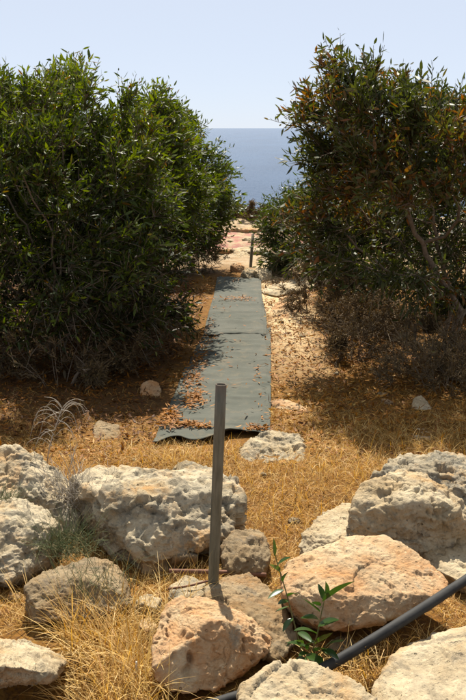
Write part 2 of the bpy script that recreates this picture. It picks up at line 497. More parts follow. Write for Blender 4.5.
def rock(pts, mat, label, cat='rock', name='rock', level=7, k=80, rough=0.05, pits=0.0, grp=None, ground=True, pit_scale=26, chips=7, facet=1.0):
    """a stone whose main faces follow the hull of pts, weathered by noise"""
    ROCK_SEED[0] += 3
    s = ROCK_SEED[0]
    P0 = np.array(pts, float)
    if ground:
        mid = np.median(P0[:, 1])
        bk = P0[P0[:, 1] >= mid].copy(); bk[:, 2] = -0.12 if P0[:, 1].mean() < 3.9 else -0.08; bk[:, 1] += 0.02
        lo = P0.copy(); cx = P0[:, :2].mean(0); lo[:, :2] = cx + (lo[:, :2] - cx) * 0.70; lo[:, 1] += 0.10 if cx[1] < 3.9 else 0.0; lo[:, 2] = np.minimum(P0[:, 2].min(), 0) - (0.13 if cx[1] < 3.9 else 0.05)
        P0 = np.vstack([P0, bk, lo])
    c = P0.mean(0)
    N, D = hull_planes(P0, c)
    v, f = ico(level)
    ext = (P0.max(0) - P0.min(0)) / 2
    d = v * ext
    d /= np.linalg.norm(d, axis=1, keepdims=True)
    # chipped edges: extra cutting planes just inside the hull
    rg = np.random.default_rng(s)
    cn = rg.normal(size=(chips, 3)); cn /= np.linalg.norm(cn, axis=1, keepdims=True)
    sup = ((P0 - c) @ cn.T).max(0)
    N = np.vstack([N, cn]); D = np.concatenate([D, sup * rg.uniform(0.84, 0.97, chips)])
    dots = np.maximum(d @ N.T, 1e-4)
    tt = D[None] / dots
    r = (tt ** -k).sum(1) ** (-1.0 / k)
    q = d * r[:, None]
    size = float(np.sort(ext)[1])
    def normals(q):
        fn = np.cross(q[f[:, 1]] - q[f[:, 0]], q[f[:, 2]] - q[f[:, 0]])
        n = np.zeros_like(q)
        for a in range(3): np.add.at(n, f[:, a], fn)
        return n / (np.linalg.norm(n, axis=1, keepdims=True) + 1e-12)
    n = normals(q)
    wp = q + 0.03 * np.stack([vnoise(q * 14, s), vnoise(q * 14, s + 1), vnoise(q * 14, s + 2)], 1)
    disp = rough * size * (0.55 * fbm(wp * 1.7 / size, 3, s) + 0.40 * fbm(wp * 4.5 / size, 3, s + 4, 0.55, True))
    # broken ledges
    lay = fbm(wp * np.array([2.2, 2.2, 6.0]) / size, 3, s + 7)
    disp += rough * size * 0.35 * (np.floor(lay * 5) / 5)
    disp += 0.0060 * fbm(wp * 24, 4, s + 9, 0.62, True) + 0.0030 * fbm(q * 70, 3, s + 14, 0.6)
    cr = np.abs(vnoise(wp * 7, s + 15)) ; disp -= 0.005 * (1 - sstep(0.0, 0.06, cr)) * sstep(0.0, 0.25, vnoise(q * 4, s + 16))
    fp = q + 0.010 * np.stack([vnoise(q * 40, s + 50), vnoise(q * 40, s + 51), vnoise(q * 40, s + 52)], 1)
    disp += rough * size * facet * (1.25 * facets(fp * 1.4 / size, s + 60) + 0.60 * facets(fp * 3.6 / size, s + 70))
    if pits > 0:
        pits = pits * 1.25
        w = worley(wp * pit_scale, s + 20); msk = sstep(-0.05, 0.30, fbm(q * 6, 3, s + 23))
        disp -= pits * (1 - sstep(0.16, 0.40, w)) * msk
        w2 = worley(wp * pit_scale * 0.42, s + 30); msk2 = sstep(0.0, 0.3, fbm(q * 4, 2, s + 33))
        disp -= pits * 2.0 * (1 - sstep(0.10, 0.36, w2)) * msk2
    q = q + n * disp[:, None]
    o = link(name, tri_mesh(name, q, f, M[mat]), None, tuple(c))
    tag(o, label, cat, grp)
    FOOT.append(P0[:, :2])
    return o

rock([(-0.687,3.600,0.153),(-0.585,3.720,0.142),(-0.302,3.760,0.150),(-0.048,3.720,0.133),(0.051,3.600,0.107),(-0.582,3.420,0.160),(-0.327,3.300,0.189),(0.020,3.420,0.125),
      (-0.386,3.146,-0.020),(-0.480,3.281,-0.020),(-0.105,3.200,0.020),(0.028,3.312,0.030),(-0.685,3.544,-0.020)], 'lichen',
     'long pitted grey boulder lying behind the metal pole', rough=0.085, pits=0.016, k=66)
rock([(-1.140,3.750,0.196),(-0.963,3.780,0.255),(-0.902,3.780,0.232),(-0.759,3.700,0.122),(-0.657,3.600,0.056),(-0.804,3.500,0.135),(-0.647,3.399,-0.020),(-0.884,3.446,-0.020),(-1.091,3.446,-0.020)], 'lichen',
     'pale lichened boulder with a peaked top at the left edge, upper of two', rough=0.07, pits=0.006)
rock([(-1.067,3.400,0.133),(-0.910,3.420,0.134),(-0.760,3.380,0.107),(-0.690,3.280,0.084),(-0.780,3.200,0.137),(-0.728,3.135,-0.010),(-0.810,3.002,-0.010),(-0.960,2.983,-0.020),(-1.010,3.200,0.137)], 'lichen',
     'white and orange lichened boulder at the left edge beside feathery weed', rough=0.06, pits=0.006)
rock([(-0.725,2.860,0.028),(-0.667,2.960,0.052),(-0.517,3.020,0.077),(-0.394,2.970,0.055),(-0.334,2.800,0.023),(-0.412,2.760,0.000),(-0.670,2.760,0.000),(-0.531,2.840,0.077)], 'brown',
     'low tan rock half buried in straw, left of the orange boulder', rough=0.05)
rock([(-0.828,2.440,0.098),(-0.692,2.440,0.081),(-0.594,2.420,0.073),(-0.493,2.360,0.071),(-0.496,2.260,0.104),(-0.757,2.200,0.103),(-0.516,2.240,0.086),(-0.745,2.180,0.179),(-0.585,2.190,0.160),(-0.80,2.80,-0.2),(-0.58,2.78,-0.2),(-0.80,2.74,-0.2)], 'pale',
     'flat pale slab overhanging dark shade in the bottom left corner', rough=0.06, ground=False, k=96)
rock([(-0.104,2.920,0.022),(-0.040,2.980,0.030),(0.033,3.000,0.031),(0.090,2.950,0.022),(0.181,2.780,0.011),(0.218,2.620,-0.020),(0.146,2.491,-0.010),(0.072,2.660,0.029),(-0.080,2.840,-0.011),(-0.058,2.588,0.000),(0.024,2.840,0.039)], 'brown',
     'grey brown rock at the foot of the metal pole', rough=0.06, k=96)
rock([(-0.034,2.470,0.141),(-0.139,2.380,0.102),(-0.237,2.330,0.068),(0.054,2.580,0.087),(0.129,2.530,0.043),(-0.220,2.330,0.025),(-0.147,2.320,-0.008),(-0.056,2.340,-0.009),(0.027,2.410,-0.005),(0.105,2.470,0.031),(-0.172,2.640,0.124),(-0.216,2.620,0.103),(-0.068,2.630,0.118),(-0.245,2.500,0.075),(-0.15,2.58,-0.14),(0.0,2.58,-0.14),(-0.17,2.68,-0.14),(0.03,2.68,-0.14)], 'orange',
     'orange tinged angular boulder with grey pitted side in the front', rough=0.024, pits=0.011, k=140, pit_scale=34, chips=1, facet=1.3, ground=False)
rock([(-0.043,3.220,0.031),(0.004,3.280,0.054),(0.068,3.300,0.053),(0.122,3.260,0.055),(0.142,3.160,0.023),(0.115,3.052,0.000),(-0.018,3.021,0.000),(0.019,3.120,0.072)], 'brown',
     'small rough brown rock right behind the metal pole', rough=0.09, level=6)
rock([(0.386,2.990,0.159),(0.553,3.020,0.164),(0.629,2.970,0.141),(0.739,2.800,0.087),(0.699,2.720,0.068),(0.199,2.930,0.103),(0.168,2.800,0.106),(0.177,2.720,0.082),(0.314,2.640,0.131),(0.335,2.600,0.021),(0.246,2.650,0.031),(0.383,2.600,0.043),(0.655,2.700,0.053),
      (0.20,2.90,-0.13),(0.55,2.92,-0.13),(0.20,3.02,-0.13),(0.52,3.05,-0.13)], 'orange',
     'large orange and cream slab above the black pipe', rough=0.028, k=110, ground=False, chips=4, facet=1.2)
rock([(0.455,3.220,0.149),(0.520,3.320,0.248),(0.616,3.420,0.242),(0.745,3.520,0.229),(0.899,3.460,0.196),(0.950,3.360,0.151),(0.919,3.220,0.086),(0.824,3.195,0.010),(0.651,3.178,0.010),(0.471,3.170,0.077),(0.641,3.220,0.223),(0.481,3.220,0.199),(0.855,3.220,0.178)], 'pale',
     'rounded cream boulder with hollows, resting behind the orange slab', rough=0.095, pits=0.015, k=36, pit_scale=20)
rock([(0.630,3.720,0.114),(0.741,3.850,0.135),(0.834,3.960,0.147),(1.012,3.960,0.132),(1.137,3.900,0.106),(1.188,3.750,0.078),(0.952,3.700,0.122),(0.628,3.790,-0.020),(1.136,3.544,-0.020)], 'grey',
     'grey lichened boulder partly hidden behind the rounded cream boulder', rough=0.08, pits=0.008)
rock([(0.265,3.280,0.015),(0.357,3.500,0.023),(0.484,3.620,0.029),(0.568,3.600,0.024),(0.513,3.220,0.044),(0.263,3.243,-0.010),(0.421,3.246,-0.020)], 'pale',
     'low cream rock in the grass left of the rounded cream boulder', rough=0.05, k=96)
rock([(0.402,2.293,0.020),(0.480,2.414,0.050),(0.585,2.580,-0.013),(0.686,2.620,0.005),(0.813,2.660,0.021),(0.863,2.600,-0.008),(0.674,1.969,0.100),(0.420,2.022,0.060),(0.403,2.191,0.040)], 'pale',
     'broad flat pale slab in the bottom right corner', rough=0.03, k=110)
rock([(0.022,2.220,0.077),(0.083,2.290,0.091),(0.166,2.330,0.091),(0.305,2.270,0.081),(0.434,2.150,0.069),(0.371,1.950,0.027),(0.013,1.950,0.027),(0.019,2.100,0.000)], 'pale',
     'pale slab at the bottom edge in front of the green seedling', rough=0.035, k=110)
rock([(0.010,4.244,-0.010),(0.078,4.450,0.028),(0.188,4.580,0.033),(0.357,4.540,-0.015),(0.393,4.450,-0.049),(0.371,4.190,0.000),(0.256,4.161,-0.010),(0.049,4.148,-0.010),(0.148,4.360,0.038)], 'lichen',
     'pitted pale rock weighing down the near corner of the cloth', rough=0.08, pits=0.010, k=56, pit_scale=20)
rock([(0.740,3.200,0.020),(0.927,3.300,0.023),(1.049,3.250,0.008),(0.984,3.020,0.001),(0.849,2.928,0.010),(0.729,3.072,0.010)], 'pale',
     'flat pale stone under the rounded cream boulder at the right edge', rough=0.04, k=110)
rock([(-0.583,5.355,-0.010),(-0.576,5.420,0.036),(-0.527,5.500,0.046),(-0.468,5.480,0.032),(-0.452,5.420,0.003),(-0.464,5.334,-0.010)], 'orange',
     'small rounded brown stone in bush shade beside the cloth', 'stone', 'stone', level=6, rough=0.06)
rock([(-0.744,4.526,-0.010),(-0.760,4.720,0.037),(-0.732,4.750,0.022),(-0.634,4.720,0.003),(-0.599,4.558,-0.010),(-0.672,4.511,-0.010)], 'brown',  # darker brown material puts the bush shade into this stone's colour
     'small pointed grey stone in the shade left of the cloth', 'stone', 'stone', level=6, rough=0.06, k=110)
rock([(0.935,4.530,0.000),(1.043,4.720,-0.003),(1.105,4.620,-0.020),(1.054,4.467,0.000),(0.946,4.452,0.000),(1.072,4.700,-0.014)], 'pale',
     'flat pale fan shaped stone on the dry grass under the right bush', 'stone', 'stone', level=6, rough=0.05, k=110)
rock([(1.039,5.018,0.000),(1.071,5.100,0.042),(1.120,5.140,0.055),(1.161,5.100,0.011),(1.158,4.999,0.000),(1.084,4.980,0.000)], 'pale',
     'small pale stone with tilted top among the right undergrowth', 'stone', 'stone', level=6, rough=0.05, k=110)
rock([(0.226,5.128,0.015),(0.312,5.172,0.020),(0.457,4.971,0.015),(0.432,4.943,0.000),(0.332,4.999,0.000),(0.242,5.076,0.000)], 'orange',
     'flat narrow tan stone set in the ground right of the cloth', 'stone', 'stone', level=6, rough=0.05, k=110)
rock([(0.289,8.852,0.010),(0.429,9.091,0.050),(0.818,9.474,0.060),(1.231,9.809,0.050),(1.229,9.521,0.020),(0.668,8.853,0.020),(0.358,8.580,0.000)], 'pale',
     'long flat cream ledge beside the far end of the cloth', rough=0.05, k=104)
rock([(0.331,7.898,0.000),(0.397,8.168,0.030),(0.557,8.365,0.040),(0.626,8.024,0.030),(0.572,7.765,0.000),(0.403,7.553,0.000)], 'orange',
     'low sandy ledge on the track right of the cloth', rough=0.06, k=86)
# stones heaped around the far post
for pts, mt, lb in (
    ([(0.088,9.843,0.000),(0.097,9.650,0.097),(0.154,9.850,0.099),(0.251,9.750,0.081),(0.283,9.708,0.000),(0.183,9.576,0.000)], 'lichen', 'grey stone at the left foot of the far post'),
    ([(0.218,9.708,0.000),(0.238,9.650,0.119),(0.320,9.850,0.110),(0.415,9.750,0.081),(0.436,9.708,0.000),(0.310,9.511,0.000)], 'pale', 'pale stone at the right foot of the far post'),
    ([(-0.034,10.198,0.000),(-0.023,10.200,0.069),(0.046,10.400,0.085),(0.126,10.200,0.069),(0.125,10.125,0.000)], 'orange', 'tan stone left of the far post beside the bush'),
    ([(0.378,9.912,0.000),(0.392,10.000,0.099),(0.490,10.200,0.115),(0.582,10.000,0.076),(0.607,9.843,0.000)], 'brown', 'brown stone right of the far post'),
    ([(0.280,10.903,0.000),(0.307,11.000,0.048),(0.412,11.200,0.044),(0.479,11.000,0.023),(0.480,10.738,0.000)], 'pale', 'small pale stone just behind the far post'),
    ([(-0.013,11.337,0.000),(0.013,11.600,0.041),(0.131,11.800,0.040),(0.207,11.600,0.015),(0.213,11.247,0.000)], 'pale', 'low cream stone left behind the far post'),
    ([(0.528,10.987,0.000),(0.562,11.200,0.069),(0.730,11.500,0.067),(0.875,11.200,0.044),(0.865,10.903,0.000)], 'brown', 'flat brown ledge by the round green bush')):
    rock(pts, mt, lb, 'stone', 'stone', level=6, rough=0.08, pits=0.006)
for pts, mt, lb in (
    ([(-0.280,3.206,0.000),(-0.272,3.360,-0.046),(-0.210,3.400,-0.056),(-0.155,3.360,-0.063),(-0.142,3.164,0.000),(-0.241,3.156,0.000)], 'brown', 'small flat tan stone under the long pitted boulder'),
    ([(-0.228,2.861,0.000),(-0.222,2.980,-0.006),(-0.173,3.020,0.001),(-0.106,2.980,-0.010),(-0.095,2.868,0.000),(-0.185,2.840,0.000)], 'lichen', 'small grey stone between the rusty bars'),
    ([(-0.310,2.659,0.000),(-0.309,2.720,-0.003),(-0.283,2.760,-0.019),(-0.259,2.720,-0.022),(-0.271,2.629,0.000)], 'orange', 'small reddish stone by the left flank of the orange boulder'),
    ([(-0.332,2.813,0.000),(-0.332,2.880,-0.011),(-0.297,2.920,-0.021),(-0.258,2.880,-0.022),(-0.264,2.780,0.000)], 'lichen', 'small grey stone in the straw below the rusty bars'),
    ([(0.318,2.600,-0.044),(0.334,2.660,-0.045),(0.375,2.700,-0.047),(0.400,2.660,-0.052),(0.386,2.600,-0.044)], 'brown', 'rounded brown stone in the shade behind the seedling'),
    ([(0.553,2.503,0.000),(0.571,2.560,-0.012),(0.601,2.580,-0.017),(0.614,2.550,-0.012),(0.595,2.492,0.000)], 'pale', 'small stone between the pipe and the corner slab')):
    rock(pts, mt, lb, 'stone', 'stone', level=6, rough=0.07, pits=0.004)

# low ledges on the bare platform beyond the far post
rgl = np.random.default_rng(88)
for i in range(22):
    y = 11.4 + 4.6 * (i / 22.0) + rgl.uniform(-.15, .15); x = rgl.uniform(-0.6, 1.1)
    w_, h_ = rgl.uniform(0.10, 0.28), rgl.uniform(0.03, 0.09)
    pts = [(x + w_ * math.cos(a) * rgl.uniform(.7, 1.1), y + 0.7 * w_ * math.sin(a) * rgl.uniform(.7, 1.1), h_ * rgl.uniform(.5, 1.0)) for a in np.linspace(0, 6.283, 8)[:-1]]
    rock(pts, ('pale', 'orange', 'pale', 'brown')[i % 4], 'low limestone ledge on the bare platform between the far post and the sea', 'stone', 'stone', level=5, rough=0.08, grp='ledges on the platform by the sea')

# small loose stones
def cross2(o, a, b): return (a[0] - o[0]) * (b[1] - o[1]) - (a[1] - o[1]) * (b[0] - o[0])
def hull2(pts):
    pts = sorted(map(tuple, pts)); lo, up = [], []
    for p in pts:
        while len(lo) > 1 and cross2(lo[-2], lo[-1], p) <= 0: lo.pop()
        lo.append(p)
    for p in reversed(pts):
        while len(up) > 1 and cross2(up[-2], up[-1], p) <= 0: up.pop()
        up.append(p)
    return np.array(lo[:-1] + up[:-1])
HULLS = [hull2(f) for f in FOOT]
def in_stone(xy, grow=0.0):
    m = np.zeros(len(xy), bool)
    for h in HULLS:
        ok = np.ones(len(xy), bool)
        for a, b in zip(h, np.roll(h, -1, 0)):
            e = b - a
            ok &= (e[0] * (xy[:, 1] - a[1]) - e[1] * (xy[:, 0] - a[0])) / (np.linalg.norm(e) + 1e-9) > -grow
        m |= ok
    return m

peb = []
pv, pf = ico(4)
for i in range(6):
    sc_ = np.array([1, random.uniform(0.6, 0.9), random.uniform(0.4, 0.65)])
    w = pv * sc_ * (1 + 0.35 * fbm(pv * 1.6, 3, 60 + i))[:, None]
    peb.append(tri_mesh('loose_stone', w, pf, M[['pale', 'orange', 'pale'][i % 3]]))
cand = np.column_stack([RNG.uniform(-1.4, 1.6, 500), RNG.uniform(2.5, 4.9, 500)])
far_c = np.column_stack([RNG.uniform(0.25, 1.0, 120), RNG.uniform(4.9, 9.5, 120)])
cand = np.concatenate([cand[~in_stone(cand, 0.02)][:26], far_c[~in_stone(far_c, 0.02)][:22]])
for i, (x, y) in enumerate(cand):
    if -0.62 < x < 0.2 and y > 4.3: continue
    r = random.uniform(0.008, 0.026) * (1 + 0.08 * y)
    o = link('loose_stone', peb[i % 6], None, (x, y, tz(x, y) + r * 0.15))
    o.scale = (r, r, r); o.rotation_euler = (random.uniform(-.3, .3), random.uniform(-.3, .3), random.uniform(0, 6))
    near = y < 4.9
    tag(o, 'small loose limestone pebble among the dry grass and boulders' if near else 'small loose limestone pebble on the litter right of the cloth', 'stone',
        'loose pebbles among the boulders' if near else 'loose pebbles right of the cloth')

# ---------------------------------------------------------------- cloth on the path
def cloth(L, R, label, zoff, seed, nx=60, ny=150, curl_near=0.0, wav=0.012):
    """L, R: polylines of the two long edges from near to far"""
    L = spline(L, ny); R = spline(R, ny)
    u = np.linspace(0, 1, nx)
    Pq = L[:, None] * (1 - u)[None, :, None] + R[:, None] * u[None, :, None]
    x, y = Pq[..., 0], Pq[..., 1]
    flat = np.stack([x, y, np.zeros_like(x)], -1).reshape(-1, 3)
    # ragged, wavy near edge
    vv = np.linspace(0, 1, ny)[:, None]
    y = y + (1 - sstep(0, 0.12, vv)) * (0.05 * vnoise(np.stack([u * 6, u * 0 + seed, u * 0], 1), seed)[None, :])
    z = terrain(x, y) * 0.6 + zoff + wav * fbm(flat * 2.4, 4, seed).reshape(x.shape)
    z = z + 0.020 * np.maximum(0, fbm(flat * np.array([1.6, 5, 1]), 3, seed + 5, 0.5, True).reshape(x.shape) - 0.30) + 0.006 * fbm(flat * np.array([9, 2.0, 1]), 3, seed + 6, 0.5, True).reshape(x.shape)
    z = z + curl_near * (1 - sstep(0.0, 0.035, vv)) * (0.5 + 0.5 * vnoise(np.stack([u * 5, u * 0, u * 0 + 3], 1), seed + 9)[None, :])
    edge = np.minimum(u, 1 - u)[None, :]
    z = z - 0.010 * (1 - sstep(0, 0.08, edge)) + 0.009 * (1 - sstep(0, 0.05, edge)) * (vnoise(np.stack([y.ravel() * 4, u[None, :].repeat(ny, 0).ravel() * 2, y.ravel() * 0], 1), seed + 2).reshape(x.shape) * 0.8 + 0.5)
    z = np.maximum(z, terrain(x, y) + 0.006)
    V = np.stack([x, y, z], -1).reshape(-1, 3)
    ii, jj = np.meshgrid(np.arange(nx - 1), np.arange(ny - 1))
    q = (jj * nx + ii).ravel()
    me = tri_mesh('ground_cloth', V, np.stack([q, q + 1, q + nx + 1, q + nx], 1), M['cloth'])
    o = link('ground_cloth', me)
    so = o.modifiers.new('thickness', 'SOLIDIFY'); so.thickness = 0.004; so.offset = 1
    tag(o, label, 'ground cloth')
    return o

cloth([(-0.416,4.421,0.000),(-0.387,4.961,0.000),(-0.328,5.810,0.000),(-0.219,7.123,0.000)], [(0.197,4.546,0.000),(0.230,5.217,0.000),(0.264,6.045,0.000),(0.311,7.197,0.000)],
      'grey green woven cloth strip covering the near half of the path', 0.014, 5, curl_near=0.022)
cloth([(-0.235,6.872,0.000),(-0.211,7.765,0.000),(-0.186,8.687,0.000),(-0.174,9.708,0.000)], [(0.267,6.872,0.000),(0.286,7.636,0.000),(0.281,8.580,0.000),(0.303,9.641,0.000)],
      'grey cloth strip on the far half of the path, up to the post', 0.019, 9, ny=110, wav=0.014, curl_near=0.0)

# ---------------------------------------------------------------- posts, bars and pipe
def hollow_pole(name, a, b, r, ri, mat, label, cat, sides=28):
    a, b = Vector(a), Vector(b)
    L = (b - a).length
    prof = [(r * 0.999, -0.12), (r, 0.0), (r, L * .25), (r, L * .5), (r, L * .75), (r, L - 0.0015), (r - 0.0012, L), (ri + 0.001, L), (ri, L - 0.001), (ri, L - 0.16), (0.0005, L - 0.161)]
    ang = np.linspace(0, 2 * np.pi, sides, endpoint=False)
    V = np.array([[pr * math.cos(t), pr * math.sin(t), z] for pr, z in prof for t in ang])
    k = np.arange(sides); F = []
    for i in range(len(prof) - 1):
        F.append(np.stack([i * sides + k, i * sides + (k + 1) % sides, (i + 1) * sides + (k + 1) % sides, (i + 1) * sides + k], 1))
    o = link(name, tri_mesh(name, V, np.concatenate(F), M[mat]), None, a)
    o.rotation_euler = (b - a).to_track_quat('Z', 'Y').to_euler()
    return tag(o, label, cat)
hollow_pole('metal_pole', (-0.071,2.950,0.010), (-0.041,2.970,0.746), 0.0192, 0.0162, 'pole', 'weathered hollow metal pole standing upright in the foreground', 'pole')
hollow_pole('marker_post', (0.206,10.500,0.000), (0.238,10.750,0.370), 0.018, 0.014, 'post', 'short thin brown post at the far end of the cloth', 'post', 14)

def bar(name, pts, r, mat, label, cat, n=24, sides=14):
    V, F = tubes([(spline(pts, n), r)], sides)
    c = np.mean(V, 0)
    return tag(link(name, tri_mesh(name, V - c, F, M[mat]), None, tuple(c)), label, cat)
bar('rusty_bar', [(-0.238,3.050,0.001), (-0.067,3.060,-0.008), (0.124,3.070,-0.026)], 0.0085, 'rust', 'thicker rusty iron bar lying behind the foot of the pole', 'bar')
bar('rusty_rod', [(-0.231,2.900,0.010), (-0.160,2.910,0.016), (-0.090,2.930,0.025)], 0.004, 'rust', 'thin rusty rod poking out left of the pole foot', 'rod')
bar('black_pipe', [(-0.120,2.200,0.014), (0.009,2.270,0.013), (0.139,2.340,0.001), (0.256,2.400,0.011), (0.434,2.510,0.048), (0.608,2.640,0.077), (0.803,2.820,0.088), (0.966,2.930,0.126), (1.35,3.30,-0.03), (2.2,3.9,0.02), (3.2,4.3,0.02)], 0.0168, 'pipe',
    'black plastic water pipe running below the orange slab', 'pipe', 60, 18)
bar('stake', [(-0.271,2.220,0.000), (-0.288,2.380,-0.040), (-0.286,2.370,0.062)], 0.0035, 'stake', 'thin pale grey stake in the straw left of the orange boulder', 'stake', 8, 8)

# ---------------------------------------------------------------- leaves
def leaf_verts(n, length, width, curl):
    """n leaves pointing along +X, flat in XY, 6 points each"""
    s = np.array([0, 0.32, 0.32, 0.70, 0.70, 1.0])
    w = np.array([0, 1, -1, 0.82, -0.82, 0])
    v = np.zeros((n, 6, 3))
    v[:, :, 0] = s[None] * length[:, None]
    v[:, :, 1] = w[None] * width[:, None] * 0.5
    v[:, :, 2] = -curl[:, None] * (s[None] ** 2) * length[:, None]
    return v
LEAF_F = np.array([[0, 2, 1], [1, 2, 4], [1, 4, 3], [3, 4, 5]])
def frames(d, roll):
    """rotation matrices whose X axis is d"""
    d = d / (np.linalg.norm(d, axis=1, keepdims=True) + 1e-9)
    up = np.tile(np.array([0.0, 0.0, 1.0]), (len(d), 1))
    up[np.abs(d[:, 2]) > 0.97] = (1, 0, 0)
    y = np.cross(up, d); y /= np.linalg.norm(y, axis=1, keepdims=True)
    z = np.cross(d, y)
    c, s = np.cos(roll)[:, None], np.sin(roll)[:, None]
    y2 = c * y + s * z; z2 = -s * y + c * z
    return np.stack([d, y2, z2], 2)
def leaf_cloud(pos, d, roll, length, width, curl, tint):
    v = leaf_verts(len(pos), length, width, curl)
    R = frames(d, roll)
    V = np.einsum('nij,nkj->nki', R, v) + pos[:, None]
    F = (np.arange(len(pos)) * 6)[:, None, None] + LEAF_F[None]
    return V.reshape(-1, 3), F.reshape(-1, 3), np.repeat(tint, 6)

# ---------------------------------------------------------------- bushes
def grow(base, attract, step=0.09, kill=0.13, reach=9.0, stems=3, lean=0.25, seed=1, iters=160):
    """space colonisation skeleton; returns nodes, parents"""
    rg = np.random.default_rng(seed)
    nodes, par = [], []
    for s in range(stems):
        a = 2 * math.pi * (s + rg.uniform(-.3, .3)) / stems
        p = np.array(base, float) + np.array([math.cos(a), math.sin(a), 0]) * 0.05
        d = np.array([math.cos(a) * lean, math.sin(a) * lean, 1.0]); d /= np.linalg.norm(d)
        pr = -1
        for i in range(5):
            nodes.append(p.copy()); par.append(pr); pr = len(nodes) - 1
            d = d + rg.normal(0, 0.12, 3); d /= np.linalg.norm(d); p = p + d * step
    A = attract.copy()
    N = np.array(nodes)
    near_d = np.full(len(A), 1e9); near_i = np.zeros(len(A), int)
    def upd(new, off):
        nonlocal near_d, near_i
        D = np.linalg.norm(A[:, None] - new[None], axis=2)
        j = D.argmin(1); dm = D[np.arange(len(A)), j]
        b = dm < near_d
        near_d[b] = dm[b]; near_i[b] = j[b] + off
    upd(N, 0)
    for it in range(iters):
        if len(A) == 0: break
        act = np.unique(near_i)
        new, np_ = [], []
        for i in act:
            m = near_i == i
            v = A[m] - N[i]
            v = (v / (np.linalg.norm(v, axis=1, keepdims=True) + 1e-9)).sum(0)
            v = v / (np.linalg.norm(v) + 1e-9) + rg.normal(0, 0.16, 3)
            v /= np.linalg.norm(v) + 1e-9
            new.append(N[i] + v * step); np_.append(i)
        new = np.array(new); off = len(N)
        N = np.vstack([N, new]); par += np_
        upd(new, off)
        keep = near_d > kill
        A, near_d, near_i = A[keep], near_d[keep], near_i[keep]
    return N, np.array(par)

